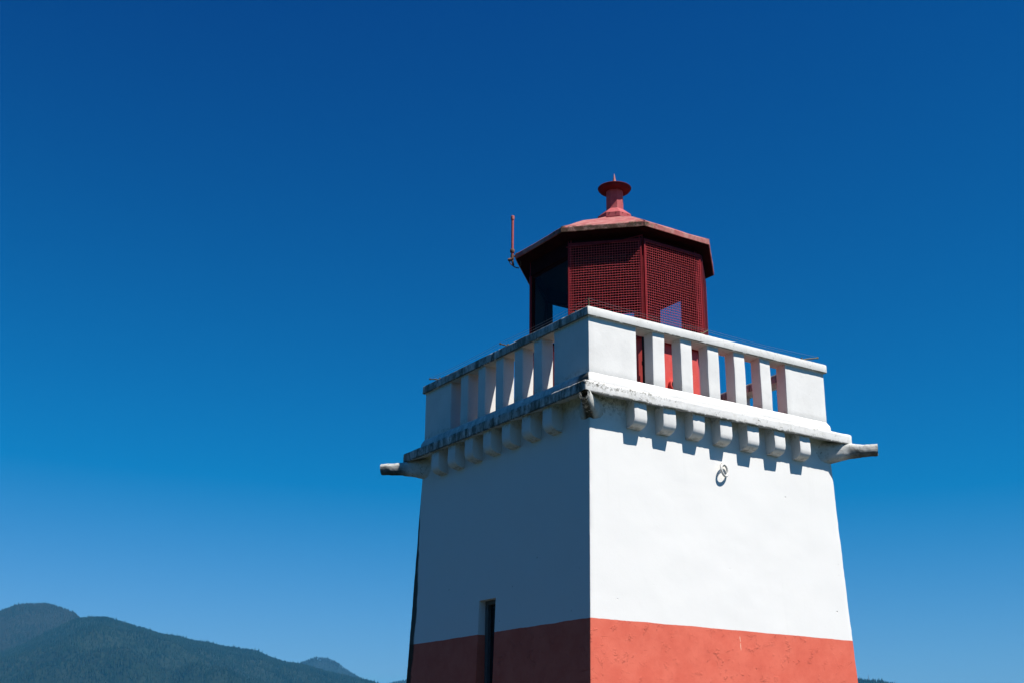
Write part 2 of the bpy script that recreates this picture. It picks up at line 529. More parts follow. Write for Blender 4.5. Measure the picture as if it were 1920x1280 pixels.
# slab: sloped top, drip soffit
prof = [(2.02, -.072), (2.10, -.088), (2.20, -.110), (2.29, -.138), (2.322, -.142), (2.3265, -.12), (2.3255, -.08), (2.326, -.04), (2.3255, -.018), (2.315, -.004), (2.25, .012), (2.18, .03), (2.05, .05), (1.2, .05), (1.2, -.07)]
bm, _ = sweep_square(prof, lin(110), rc=.02)
rough(bm, .003, 3, 3, .0045, 30)
add('gallery_slab', bm, MSLAB, smooth=True, autos=50)
bm = box_bm(-1.25, 1.25, -1.25, 1.25, -.06, .058, 0)
add('gallery_deck', bm, MDECK)
# plinth under the parapet
prof = [(2.132, .02), (2.134, .06), (2.133, .115), (2.126, .142), (2.100, .190), (2.088, .199), (1.93, .199), (1.89, .185), (1.88, .02)]
bm, _ = sweep_square(prof, lin(70), rc=.015)
rough(bm, .004, 5, 1, .0015, 20)
add('parapet_plinth', bm, MPLINTH, smooth=True, autos=35)
# coping
prof = [(1.86, .925), (2.00, .926), (2.115, .924), (2.131, .928), (2.1345, .94), (2.134, .985), (2.1345, 1.03), (2.128, 1.046), (2.11, 1.052), (2.0, 1.062), (1.87, 1.052), (1.857, 1.03), (1.857, .94)]
bm, _ = sweep_square(prof, lin(110), rc=.012)
rough(bm, .002, 3, 8, .0025, 30)
add('parapet_coping', bm, MCOP, smooth=True, autos=45)
# balusters and corner piers
cen = [-.96, -.485, -.008, .467, .95]
PO = 2.093
def rot4(bm, k):
    bmesh.ops.rotate(bm, verts=bm.verts[:], cent=(0, 0, 0), matrix=Matrix.Rotation(k * PI / 2, 3, 'Z'))
    return bm
for k in range(4):
    for i, c in enumerate(cen):
        if k == 3: c = -c                      # mirrored order on the west side
        bm = box_bm(c - .0975, c + .0975, -PO, -PO + .18, .18, .935, .005, 2, 5)
        rough(bm, .005, 3, i * 3.7 + k * 11, .0015, 30)
        rb = random.Random(i * 7 + k * 101); lean = rb.uniform(-.006, .006); tw = rb.uniform(-.02, .02)
        for v in bm.verts:
            t_ = (v.co.z - .18) / .75
            dx, dy = v.co.x - c, v.co.y + PO - .09
            v.co.x = c + dx + dy * tw + lean * t_
            v.co.y = -PO + .09 + dy - dx * tw
        add('baluster', rot4(bm, k), MWH, smooth=True, autos=35)
    bm = bmesh.new()
    # L-shaped corner pier
    L = [(-PO, -PO), (-1.333, -PO), (-1.333, -PO + .18), (-PO + .18, -PO + .18), (-PO + .18, -1.333), (-PO, -1.333)]
    lo = [bm.verts.new((x, y, .18)) for x, y in L]; hi = [bm.verts.new((x, y, .935)) for x, y in L]
    for i in range(6): bm.faces.new((lo[i], lo[(i + 1) % 6], hi[(i + 1) % 6], hi[i]))
    bm.faces.new(lo); bm.faces.new(hi)
    bmesh.ops.bevel(bm, geom=bm.edges[:], offset=.005, segments=2, affect='EDGES', profile=.5)
    bmesh.ops.subdivide_edges(bm, edges=[e for e in bm.edges if e.calc_length() > .15], cuts=7, use_grid_fill=True)
    rough(bm, .004, 2.5, k * 5.1, .001, 30)
    add('corner_pier', rot4(bm, k), MWH, smooth=True, autos=35)
# corbels
for k in range(4):
    for i in range(7):
        rr = random.Random(k * 31 + i)
        c = (i - 3) * .4785 - .002 + rr.uniform(-.008, .008)
        dz = rr.uniform(-.012, .008); dy = rr.uniform(-.006, .006)
        sidep = [(2.02, -.07), (2.27, -.122), (2.277, -.16), (2.277, -.335), (2.272, -.378), (2.254, -.412), (2.222, -.436), (2.18, -.450), (2.125, -.458), (2.02, -.466)]
        bm = bmesh.new()
        lay = []
        for q in range(5):
            u = -.100 + .200 * q / 4
            lay.append([bm.verts.new((c + u, -a - (dy if a > 2.1 else 0), z + (dz if z < -.3 else 0))) for a, z in sidep])
        nn = len(sidep)
        for A, B in zip(lay, lay[1:]):
            for j in range(nn): bm.faces.new((A[j], A[(j + 1) % nn], B[(j + 1) % nn], B[j]))
        bm.faces.new(lay[0]); bm.faces.new(lay[-1])
        es = [e for e in bm.edges if abs(e.verts[0].co.x - c) > .099 and abs(e.verts[1].co.x - c) > .099 and e.verts[0].co.x * 1 - e.verts[1].co.x < .01 and abs(e.verts[0].co.x - e.verts[1].co.x) < .01]
        bmesh.ops.bevel(bm, geom=es, offset=.004, segments=1, affect='EDGES', profile=.5)
        rough(bm, .008, 4, i * 2.3 + k * 17, .003, 18)
        add('corbel', rot4(bm, k), MCORB, smooth=True, autos=40)

# corner water spouts: half pipe on a flared bracket, drawn along the diagonal
def spout(k, broken=False):
    D = Vector((-1, -1, 0)).normalized(); N = Vector((1, -1, 0)).normalized(); Z = Vector((0, 0, 1))
    bm = bmesh.new()
    # flared bracket: stations along the diagonal (dist from axis, half width, top z, bottom z)
    st = [(2.70, .255, -.10, -.50), (2.80, .18, -.10, -.455), (2.90, .135, -.10, -.420), (2.98, .118, -.105, -.395), (3.06, .108, -.11, -.375), (3.14, .096, -.115, -.358), (3.24, .085, -.125, -.342), (3.32, .080, -.14, -.330)]
    end = 3.42 if broken else 3.62
    st += [(3.32 + (end - 3.32) * t, .079 - .004 * t, -.148, -.326 + .012 * t) for t in (.3, .65, 1.0)]
    if broken: st = [(d, w * (.80 if d > 3.0 else .9), zt, zb + (.02 if d > 3.0 else 0)) for d, w, zt, zb in st]
    rings = []
    n = 20
    for (d, w, zt, zb) in st:
        ring = []
        h = zt - zb
        for q in range(n):
            a = 2 * PI * q / n
            cx = math.cos(a); sz = math.sin(a)
            # squarish-round section
            p = D * d + N * (w * (abs(cx) ** .8) * (1 if cx >= 0 else -1)) + Z * ((zt + zb) / 2 + h / 2 * (abs(sz) ** .8) * (1 if sz >= 0 else -1))
            ring.append(bm.verts.new(p))
        rings.append(ring)
    for A, B in zip(rings, rings[1:]):
        for q in range(n): bm.faces.new((A[q], A[(q + 1) % n], B[(q + 1) % n], B[q]))
    # hollow bore: rim, then inward
    d, w, zt, zb = st[-1]
    rim = [bm.verts.new(D * (d + .001) + (v.co - D * d - Z * ((zt + zb) / 2)) * .66 + Z * ((zt + zb) / 2)) for v in rings[-1]]
    back = [bm.verts.new(v.co - D * .22) for v in rim]
    for q in range(n):
        bm.faces.new((rings[-1][q], rings[-1][(q + 1) % n], rim[(q + 1) % n], rim[q]))
        bm.faces.new((rim[q], rim[(q + 1) % n], back[(q + 1) % n], back[q]))
    bm.faces.new(back)
    bmesh.ops.subdivide_edges(bm, edges=[e for e in bm.edges if e.calc_length() > .05], cuts=2, use_grid_fill=True)
    if broken:
        # the crown of the pipe has broken away
        dead = [f for f in bm.faces if f.calc_center_median().dot(D) > 3.33 and f.calc_center_median().z > -.205 + .02 * noise.noise(f.calc_center_median() * 30)]
        bmesh.ops.delete(bm, geom=dead, context='FACES')
    rough(bm, .010, 9, k * 3.0, .006, 30)
    rot4(bm, k)
    sp = add('water_spout', bm, MSP if broken else MSPOUT, smooth=True, autos=50)
    if broken: sp['label'] = 'short broken mossy spout under the near corner of the gallery'

def m_sp():
    n = NT('mossy_spout_concrete')
    col = n.mix(n.ramp(n.noise(5, 4), .35, .7), (.58, .57, .52), (.42, .42, .37))
    k = n.mul(n.ramp(n.noise(13, 6, .75), .36, .48), n.mul(n.ramp(n.sub(n.y, n.x), .12, .04), n.ramp(n.sub(n.y, n.x), -.10, -.04)))
    col = n.mix(n.mul(k, .95), col, (.03, .032, .02))
    col = n.mix(n.mul(n.ramp(n.noise(30, 5, .7), .6, .66), .7), col, (.42, .26, .16))
    return n.fin(col, .85, n.bump(n.noise(30, 6, .7), .7, .012), .3)
MSP = m_sp()
for k in range(4): spout(k, k == 0)

# ------------------------------------------------------------------ lantern
AW = 1.25                              # apothem of the lantern wall
V0 = -67.5                             # angle of vertex 0, faces are parallel / diagonal to the tower
def oct_pt(a, k, z):
    Rr = a / math.cos(PI / 8); t = R(V0 + 45 * k)
    return Vector((Rr * math.sin(t), -Rr * math.cos(t), z))
def face_frame(j):
    t = R(-45 + 45 * j)
    return Vector((math.sin(t), -math.cos(t), 0)), Vector((math.cos(t), math.sin(t), 0))
def fbox(bm, j, a0, a1, u0, u1, z0, z1, bev=.003):
    """box on octagon face j: apothem a0..a1, along the face u0..u1"""
    n_, t_ = face_frame(j)
    b = bmesh.new()
    box_bm(u0, u1, a0, a1, z0, z1, bev, 1, 0, b)
    for v in b.verts: v.co = t_ * v.co.x + n_ * v.co.y + Vector((0, 0, v.co.z))
    me = bpy.data.meshes.new('tmp'); b.to_mesh(me); b.free(); bm.from_mesh(me); bpy.data.meshes.remove(me)

def oct_prism(bm, prof):
    lathe(bm, [(a / math.cos(PI / 8), z) for a, z in prof], 8, rot=R(V0), close=True)
    return bm
T8 = math.tan(PI / 8)
# base wall (hollow octagon)
bm = oct_prism(bmesh.new(), [(1.21, .05), (1.21, 1.19), (1.17, 1.19), (1.17, .05)])
LWALL = add('lantern_wall', bm, MRED)
bm = oct_prism(bmesh.new(), [(1.15, 1.192), (1.272, 1.192), (1.275, 1.225), (1.255, 1.25), (1.15, 1.25)])
add('sill', bm, MDRED, LWALL)
bm = bmesh.new()
for v in [oct_pt(1.16, k, 1.18) for k in range(8)]: bm.verts.new(v)
bm.faces.new(bm.verts[:])
r = bmesh.ops.extrude_face_region(bm, geom=bm.faces[:])
bmesh.ops.translate(bm, verts=[v for v in r['geom'] if isinstance(v, bmesh.types.BMVert)], vec=(0, 0, -.04))
add('lantern_floor', bm, MIN, LWALL)
bm = oct_prism(bmesh.new(), [(.01, 2.715), (1.168, 2.715), (1.168, 2.725), (.01, 2.725)])
add('ceiling', bm, MIN, LWALL)
# header band
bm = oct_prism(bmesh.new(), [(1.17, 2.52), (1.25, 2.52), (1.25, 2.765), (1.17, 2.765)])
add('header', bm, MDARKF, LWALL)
# round vent openings with a raised collar on the sunlit panel
n_, t_ = face_frame(1)
bm = bmesh.new()
lathe(bm, [(.055, 0), (.078, 0), (.080, .02), (.076, .052), (.058, .056), (.055, .02)], 28, close=True)
M4 = Matrix.Translation(Vector((.012, -1.212, .60))) @ Matrix.Rotation(R(90), 4, 'X')
bmesh.ops.transform(bm, matrix=M4, verts=bm.verts[:])
vt = add('vent_collar', bm, MRED, LWALL, smooth=True, autos=40)
bm = bmesh.new(); lathe(bm, [(0, .050), (.054, .050), (.054, .002), (0, .002)], 24)
bmesh.ops.transform(bm, matrix=M4, verts=bm.verts[:])
add('vent_opening', bm, MHOLE, LWALL)
# dark downpipe on the corner facing the camera
bm = bmesh.new()
pc = oct_pt(1.30, 1, 0)
tube(bm, [pc + Vector((0, 0, .06)), pc + Vector((0, 0, .6)), pc + Vector((0, 0, 1.19))], .042, 12)
for z in (.32, .78): tube(bm, [pc + Vector((0, 0, z)), pc + Vector((0, 0, z + .05))], .050, 12)
add('downpipe', bm, MHOLE, LWALL, smooth=True, autos=40)
# posts, window frames, panes, guards
for k in range(8):
    bm = bmesh.new()
    a = oct_pt(1.245, k, 0); d = a.normalized(); t = Vector((-d.y, d.x, 0))
    cs = [d * -.08 + t * .03, d * .0 + t * .03, d * .0 - t * .03, d * -.08 - t * .03]
    lo = [bm.verts.new(a + c + Vector((0, 0, 1.24))) for c in cs]; hi = [bm.verts.new(a + c + Vector((0, 0, 2.74))) for c in cs]
    for i in range(4): bm.faces.new((lo[i], lo[(i + 1) % 4], hi[(i + 1) % 4], hi[i]))
    bm.faces.new(lo); bm.faces.new(hi)
    bmesh.ops.bevel(bm, geom=bm.edges[:], offset=.004, segments=1, affect='EDGES')
    add('post', bm, MDARKF if k in (4, 5, 6) else MDRED, LWALL)  # rear posts take the shade-darkened red
hw = 1.25 * T8
for j in range(8):
    bm = bmesh.new()
    st = .03
    fbox(bm, j, 1.19, 1.235, -hw + .04, -hw + .04 + st, 1.25, 2.52)
    fbox(bm, j, 1.19, 1.235, hw - .04 - st, hw - .04, 1.25, 2.52)
    fbox(bm, j, 1.192, 1.232, -hw + .071, hw - .071, 1.25, 1.30)
    fbox(bm, j, 1.192, 1.232, -hw + .071, hw - .071, 2.485, 2.52)
    blind = {3: (-hw + .0705, -.10), 4: (-hw + .0705, -.13), 5: (.35, hw - .0705), 6: (-hw + .0705, hw - .0705)}.get(j)
    wf = add('window_frame', bm, MDARKF, LWALL)
    if blind:
        b2 = bmesh.new()
        fbox(b2, j, 1.196, 1.206, blind[0], blind[1], 1.26, 2.515, 0)
        add('blind_panel', b2, MIN, LWALL)
    bm = bmesh.new()
    fbox(bm, j, 1.208, 1.214, -hw + .06, hw - .06, 1.27, 2.50, 0)
    add('glass_pane', bm, MGL, LWALL)
def wire_guard(j):
    A = 1.318
    w = A * T8 - .018
    z0, z1 = 1.262, 2.665
    fr = bmesh.new()
    for s in (-1, 1):
        u = s * w
        fbox(fr, j, A - .02, A + .014, min(u, u - s * .022), max(u, u - s * .022), z0, z1, .002)
        fbox(fr, j, A - .005, A + .002, min(u - s * .0225, u - s * .05), max(u - s * .0225, u - s * .05), z0, z1, 0)
    fbox(fr, j, A - .02, A + .012, -w + .023, w - .023, z1 - .04, z1 - .002, .002)
    fbox(fr, j, A - .02, A + .012, -w + .023, w - .023, z0 + .002, z0 + .03, .002)
    f = add('guard_frame', fr, MDRED, LWALL)
    bm = bmesh.new()
    n_, t_ = face_frame(j)
    nu = 28; pitch = (2 * w) / nu
    nv = int((z1 - z0) / pitch)
    for i in range(1, nu):
        u = -w + pitch * i
        pts = []
        for q in range(15):
            z = z0 + (z1 - z0) * q / 14
            b = .010 * math.sin(PI * i / nu) * math.sin(PI * q / 14) + .002 * math.sin(i * 2.3 + q)
            pts.append(n_ * (A + .004 + b) + t_ * (u + .0015 * math.sin(q * 1.3 + i)) + Vector((0, 0, z)))
        tube(bm, pts, .0030, 4, False)
    for i in range(1, nv):
        z = z0 + pitch * i
        pts = []
        for q in range(13):
            u = -w + 2 * w * q / 12
            b = .010 * math.sin(PI * i / nv) * math.sin(PI * q / 12)
            pts.append(n_ * (A + .010 + b) + t_ * u + Vector((0, 0, z + .0015 * math.sin(q * 1.1 + i * .7))))
        tube(bm, pts, .0030, 4, False)
    add('wire_mesh', bm, MDRED2, LWALL)
MDRED2 = m_red('wire_red_paint', (.68, .10, .11), (.58, .075, .085), .5, False, 30)
for j in (0, 1, 2): wire_guard(j)
# gutter cable slung under the soffit
bm = bmesh.new()
pp = []
for q in range(14):
    s = q / 13
    P = oct_pt(1.34, 0, 2.60).lerp(oct_pt(1.335, 1, 2.72), s); P.z -= .045 * math.sin(PI * s * .9)
    pp.append(P)
tube(bm, pp, .007, 6)
add('cable', bm, MDRED, LWALL, smooth=True)

# roof
bm = bmesh.new()
EA = 1.452
roofp = [(.10, 3.56), (.27, 3.515), (.9, 3.205), (EA - .003, 2.870), (EA + .004, 2.862), (EA + .004, 2.795), (EA - .012, 2.791), (EA - .03, 2.80), (1.22, 2.745), (.6, 2.74), (.05, 2.74)]
rings = lathe(bm, [(a / math.cos(PI / 8), z) for a, z in roofp], 8, rot=R(V0), close=True)
bmesh.ops.subdivide_edges(bm, edges=[e for e in bm.edges if e.calc_length() > .25], cuts=6, use_grid_fill=True)
rough(bm, .006, 5, 4)
ROOF = add('roof', bm, MROOF)
# hip ribs
bm = bmesh.new()
for k in range(8):
    a = oct_pt(.27, k, 3.518); b = oct_pt(1.45, k, 2.872)
    tube(bm, [a, a.lerp(b, .5), b], .011, 6)
add('roof_rib', bm, MROOF, ROOF, smooth=True)
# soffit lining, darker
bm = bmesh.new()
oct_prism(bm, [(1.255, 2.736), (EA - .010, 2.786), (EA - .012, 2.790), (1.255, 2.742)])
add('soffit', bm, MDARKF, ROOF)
# ventilator
bm = bmesh.new()
c8 = 1 / math.cos(PI / 8)
lathe(bm, [(.268 , 3.505), (.277, 3.540), (.280, 3.612), (.150, 3.728), (.137, 3.735), (.137, 4.08), (0, 4.08)], 8, rot=R(V0))
bmesh.ops.bevel(bm, geom=[e for e in bm.edges if e.calc_length() > .03], offset=.003, segments=1, affect='EDGES')
VENT = add('ventilator', bm, m_red('ventilator_paint', (.38, .075, .08), (.44, .11, .11), .6, False, 14), ROOF)
# a third level only: cap and spike belong to the roof
bm = bmesh.new()
lathe(bm, [(.13, 4.058), (.200, 4.060), (.235, 4.078), (.258, 4.108), (.263, 4.122), (.257, 4.130), (.19, 4.135), (.06, 4.150), (0, 4.152)], 48)
add('ventilator_cap', bm, MCAP, ROOF, smooth=True, autos=50)
bm = bmesh.new()
lathe(bm, [(.060, 4.145), (.044, 4.175), (.027, 4.255), (.012, 4.325), (.002, 4.385), (0, 4.388)], 16)
add('spike', bm, MROOF, ROOF, smooth=True, autos=60)
for j in range(8):
    n_, t_ = face_frame(j)
    for u in (-.05, .05):
        bm = bmesh.new()
        bmesh.ops.create_icosphere(bm, subdivisions=1, radius=.009, matrix=Matrix.Translation(n_ * .259 + t_ * u + Vector((0, 0, 3.60))))
        add('bolt', bm, MRUST, ROOF)

# antenna stub on the west eave
A0 = Vector((-1.492, .628, 0))
bm = bmesh.new()
tube(bm, [A0 + Vector((0, 0, 2.79)), A0 + Vector((0, 0, 3.46))], .019, 14)
ANT = add('mast_pipe', bm, m_red('mast_pipe_paint', (.40, .09, .08), (.34, .07, .06), .5, False, 20), smooth=True, autos=40)
bm = bmesh.new()
lathe(bm, [(0, 3.445), (.027, 3.445), (.028, 3.50), (.022, 3.507), (0, 3.51)], 16, (A0.x, A0.y))
add('cap', bm, MROOF, ANT, smooth=True, autos=40)
bm = bmesh.new()
lathe(bm, [(0, 2.895), (.030, 2.895), (.034, 2.905), (.034, 2.945), (.026, 2.955), (0, 2.955)], 12, (A0.x, A0.y))
lathe(bm, [(0, 2.79), (.026, 2.79), (.026, 2.86), (0, 2.86)], 12, (A0.x, A0.y))
box_bm(A0.x + .0, A0.x + .09, A0.y - .02, A0.y + .01, 2.835, 2.855, .003, 1, 0, bm)
tube(bm, [A0 + Vector((0, 0, 2.80)), A0 + Vector((-.03, .01, 2.775)), A0 + Vector((-.06, .03, 2.775))], [.022, .026, .02], 10)
tube(bm, [A0 + Vector((-.05, .02, 2.77)), A0 + Vector((-.02, .01, 2.71)), A0 + Vector((.04, -.01, 2.665)), A0 + Vector((.10, -.02, 2.66)), A0 + Vector((.13, -.04, 2.70)), A0 + Vector((.12, -.05, 2.77))], .009, 8)
tube(bm, [A0 + Vector((0, 0, 2.79)), A0 + Vector((.01, 0, 2.73)), A0 + Vector((.02, 0, 2.69))], .017, 8)
add('bracket', bm, MRUST, ANT, smooth=True, autos=40)

# ring and eye bolt on the sunlit wall
def ring():
    bm = bmesh.new()
    c = Vector((.026, -2.118 - .052, -.788))
    nr = Vector((.30, -1, .10)).normalized()
    t = Vector((0, 0, 1)).cross(nr).normalized(); b = nr.cross(t)
    pts = [c + (t * math.sin(a) + b * math.cos(a)) * .078 for a in [2 * PI * i / 36 for i in range(36)]]
    tube_closed(bm, pts, .0160, 10)
    o = add('wall_ring', bm, MRING, smooth=True)
    bm = bmesh.new()
    tp = c + b * .079
    y0 = tp.y
    pts = [Vector((tp.x, -2.09, tp.z - .004))]
    pts += [Vector((tp.x, y0 + .03 - .026 * math.sin(a) * 1.2 , tp.z - .004 + .024 * math.cos(a))) for a in [(-.3 + i * .33) for i in range(15)]]
    tube(bm, pts, .008, 8)
    lathe_m = bmesh.new(); lathe(lathe_m, [(0, 0), (.03, 0), (.026, .012), (0, .014)], 16)
    bmesh.ops.transform(lathe_m, matrix=Matrix.Translation(Vector((tp.x, -2.108, tp.z - .004))) @ Matrix.Rotation(R(90), 4, 'X'), verts=lathe_m.verts[:])
    me = bpy.data.meshes.new('t'); lathe_m.to_mesh(me); lathe_m.free(); bm.from_mesh(me); bpy.data.meshes.remove(me)
    add('eye_bolt', bm, MRING, o, smooth=True, autos=50)
def tube_closed(bm, pts, r, seg):
    n = len(pts); rings = []
    c = sum(pts, Vector()) / n
    for i, p in enumerate(pts):
        d = (pts[(i + 1) % n] - pts[i - 1]).normalized(); u = (p - c).normalized(); w = d.cross(u)
        rings.append([bm.verts.new(p + (u * math.cos(2 * PI * k / seg) + w * math.sin(2 * PI * k / seg)) * r) for k in range(seg)])
    for i in range(n):
        a, b = rings[i], rings[(i + 1) % n]
        for k in range(seg): bm.faces.new((a[k], a[(k + 1) % seg], b[(k + 1) % seg], b[k]))
ring()

# bird-wire brackets on the coping
rods = [((-2.06, -2.06), (-.02, -.02, .105)), ((-2.08, 1.70), (-.03, .27, .075)), ((-2.08, -.20), (-.03, .17, .08)), ((-.20, -2.08), (.11, -.02, .075)), ((1.69, -2.08), (.31, -.03, .08)), ((2.05, .1), (.03, .16, .08)), ((1.95, 1.95), (.05, .05, .09)), ((0, 2.05), (.12, .03, .08))]
tips = []
for (x, y), d in rods:
    bm = bmesh.new()
    a = Vector((x, y, 1.055)); b = a + Vector(d)
    tube(bm, [a, a + Vector(d) * .3 + Vector((0, 0, .005)), b], .010, 6)
    tube(bm, [b - Vector(d) * .05 - Vector((0, 0, .012)), b - Vector(d) * .05 + Vector((0, 0, .018))], .009, 6)
    tube(bm, [a - Vector((0, 0, .02)), a + Vector((0, 0, .035))], .014, 6)
    add('wire_bracket', bm, MBRK, smooth=True, autos=40)
    tips.append((a, b))
order = [0, 3, 4, 5, 6, 7, 2]
order = [0, 3, 4, 5, 6, 7, 1, 2, 0]
bm = bmesh.new()
for i, j in zip(order, order[1:]):
    for f, dz in ((1.0, .012), (.55, .022)):
        p = tips[i][0].lerp(tips[i][1], f) + Vector((0, 0, dz)); q = tips[j][0].lerp(tips[j][1], f) + Vector((0, 0, dz))
        n = 8
        tube(bm, [p.lerp(q, t / n) - Vector((0, 0, .02 * math.sin(PI * t / n))) for t in range(n + 1)], .0017, 4, False)
add('bird_wire', bm, MWIRE)

# ------------------------------------------------------------------ ground and water
def grid_sheet(name, x0, x1, y0, y1, nx, ny, zf, mat):
    bm = bmesh.new()
    g = [[bm.verts.new((x0 + (x1 - x0) * i / nx, y0 + (y1 - y0) * j / ny, 0)) for j in range(ny + 1)] for i in range(nx + 1)]
    for row in g:
        for v in row: v.co.z = zf(v.co.x, v.co.y)
    for i in range(nx):
        for j in range(ny): bm.faces.new((g[i][j], g[i + 1][j], g[i + 1][j + 1], g[i][j + 1]))
    return tag(obj(name, bm, mat, smooth=True), kind='structure')
def land(x, y):
    e = max(abs(x + 20) - 70, 0); f = max(y - 9, 0); g = max(-y - 110, 0)
    d = math.sqrt(e * e + f * f + g * g)
    return GZ + .25 * noise.noise(Vector((x * .06, y * .06, 0))) * min(1, math.hypot(x, y) / 15) - min(d * .5, 8)
n = NT('lawn_grass')
gc = n.mix(n.ramp(n.noise(.35, 5), .35, .65), (.015, .030, .008), (.022, .034, .011))
gc = n.mix(n.ramp(n.noise(14, 6, .8), .4, .7), gc, (.008, .017, .005))
MG = n.fin(gc, .9, n.bump(n.noise(40, 6, .8), .8, .05), .02)
grid_sheet('lawn', -110, 70, -130, 30, 110, 100, land, MG)
bm = bmesh.new()
N_ = 48
inner = [(math.copysign(2.2, math.cos(a)) if abs(math.cos(a)) > abs(math.sin(a)) else 2.2 * math.cos(a) / abs(math.sin(a)),
          math.copysign(2.2, math.sin(a)) if abs(math.cos(a)) <= abs(math.sin(a)) else 2.2 * math.sin(a) / abs(math.cos(a))) for a in [2 * PI * k / N_ for k in range(N_)]]
for z in (0,):
    A = [bm.verts.new((x, y, GZ + .05)) for x, y in inner]
    B = [bm.verts.new((7.5 * math.cos(2 * PI * k / N_), 7.5 * math.sin(2 * PI * k / N_), GZ + .05)) for k in range(N_)]
    C2 = [bm.verts.new((7.5 * math.cos(2 * PI * k / N_), 7.5 * math.sin(2 * PI * k / N_), GZ - .15)) for k in range(N_)]
    for k in range(N_):
        bm.faces.new((A[k], A[(k + 1) % N_], B[(k + 1) % N_], B[k]))
        bm.faces.new((B[k], B[(k + 1) % N_], C2[(k + 1) % N_], C2[k]))
n = NT('asphalt')
pc = n.mix(n.ramp(n.noise(1.2, 6, .65), .35, .65), (.052, .051, .049), (.040, .039, .038))
MPV = n.fin(pc, .9, n.bump(n.noise(30, 5), .5, .01), .3)
tag(obj('pavement', bm, MPV), kind='structure')
bm = bmesh.new()
rs = [0, 60, 200, 800, 3000, 9000, 16000, 27000]
rings = [[bm.verts.new((0, 0, GZ - 3))]] + [[bm.verts.new((r_ * math.cos(2 * PI * k / 64), r_ * math.sin(2 * PI * k / 64), GZ - 3)) for k in range(64)] for r_ in rs[1:]]
for a, b in zip(rings, rings[1:]):
    for k in range(64):
        k2 = (k + 1) % 64
        bm.faces.new((a[0], b[k], b[k2]) if len(a) == 1 else (a[k], a[k2], b[k2], b[k]))
n = NT('sea_water')
MW = n.fin((.012, .03, .035), .12, n.bump(n.add(n.noise(.35, 6, .6), n.mul(n.noise(2.5, 4), .3)), .6, .35), .5)
tag(obj('water', bm, MW), kind='structure')

# ------------------------------------------------------------------ unseen firs added to keep sky light off the shaded west wall
def sky_block_firs():
    rng = random.Random(12)
    V = []; F = []
    for i in range(95):
        x = rng.uniform(-72, -33); y = rng.uniform(-62, 24)
        if y > 6 and x > -46: continue
        h = rng.uniform(15, 24); R0 = h * rng.uniform(.15, .20); z0 = land(x, y)
        for l in range(22):
            t = l / 21; zz = z0 + h * (.10 + .88 * t); rr = R0 * (1 - t) ** .8 + .25
            for k in range(9):
                a = rng.random() * 2 * PI; q = rr * rng.uniform(.6, 1.15)
                c, s_ = math.cos(a), math.sin(a); w = q * rng.uniform(.25, .4)
                b = len(V)
                V += [(x, y, zz + .5), (x + c * q * .6 - s_ * w, y + s_ * q * .6 + c * w, zz - q * .12), (x + c * q, y + s_ * q, zz - q * .38), (x + c * q * .6 + s_ * w, y + s_ * q * .6 - c * w, zz - q * .12)]
                F.append((b, b + 1, b + 2, b + 3))
        b = len(V)
        for zt, rt_ in ((0, .45), (h * .95, .06)):
            for k in range(6): V.append((x + rt_ * math.cos(k * PI / 3), y + rt_ * math.sin(k * PI / 3), z0 + zt))
        for k in range(6): F.append((b + k, b + (k + 1) % 6, b + 6 + (k + 1) % 6, b + 6 + k))
    me = bpy.data.meshes.new('sky_block_firs'); me.from_pydata(V, [], F)
    n = NT('fir_foliage')
    col = n.mix(n.ramp(n.noise(.8, 4), .35, .65), (.010, .020, .008), (.02, .034, .012))
    me.materials.append(n.fin(col, .9, None, .2))
    o = bpy.data.objects.new('sky_block_firs', me); COL.objects.link(o)
    tag(o, 'dense dark fir wood added out of view to block sky light on the shaded wall', 'wood', kind='stuff')
sky_block_firs()

# ------------------------------------------------------------------ mountains
def interp(tab, x):
    if x <= tab[0][0]: return tab[0][1]
    for (a, va), (b, vb) in zip(tab, tab[1:]):
        if x <= b:
            t = (x - a) / (b - a)
            return va + (vb - va) * t
    return tab[-1][1]
def fbm(x, y, s, o=5):
    v = 0; a = 1; f = 1 / s
    for _ in range(o):
        v += a * noise.noise(Vector((x * f, y * f, 3.3))); a *= .5; f *= 2.1
    return v
TREE = 24.0
class Ridge:
    def __init__(self, D, d0, back, tab, amp): self.D, self.d0, self.back, self.tab, self.amp = D, d0, back, tab, amp
    def h(self, az, d):
        el = interp(self.tab, az)
        D = self.D * (1 + .05 * noise.noise(Vector((az * .12, 7.7, 0))))
        H = math.tan(R(el)) * D - TREE * .8
        x, y = d * math.sin(R(az)), d * math.cos(R(az))
        if d <= D:
            t = max(0, (d - self.d0) / (D - self.d0))
            base = H * (t ** 1.15)
            n_ = self.amp * H * fbm(x, y, 1900) * min(1, t * 4) * min(1, (1 - t) * 2.2)
            n_ -= self.amp * H * .8 * abs(fbm(x + 500, y, 2600, 3)) * min(1, t * 3) * min(1, (1 - t) * 2.2)
            return min(base + n_, math.tan(R(el)) * d - TREE) + CAM.z if t > .02 else GZ - 6 + base * .5
        t = min(1, (d - D) / self.back)
        return H * (1 - t) ** 1.3 + CAM.z - t * 20
def build_ridge(name, rg, az0, az1, naz, nd, mat):
    bm = bmesh.new()
    ds = [rg.d0 + (rg.D * 1.05 - rg.d0) * i / nd for i in range(nd + 1)] + [rg.D * 1.05 + rg.back * q for q in (.12, .3, .55, .8, 1.0)]
    g = []
    for i in range(naz + 1):
        az = az0 + (az1 - az0) * i / naz
        g.append([bm.verts.new((CAM.x + d * math.sin(R(az)), CAM.y + d * math.cos(R(az)), rg.h(az, d))) for d in ds])
    for a, b in zip(g, g[1:]):
        for j in range(len(ds) - 1): bm.faces.new((a[j], a[j + 1], b[j + 1], b[j]))
    return tag(obj(name, bm, mat, smooth=True), kind='structure')
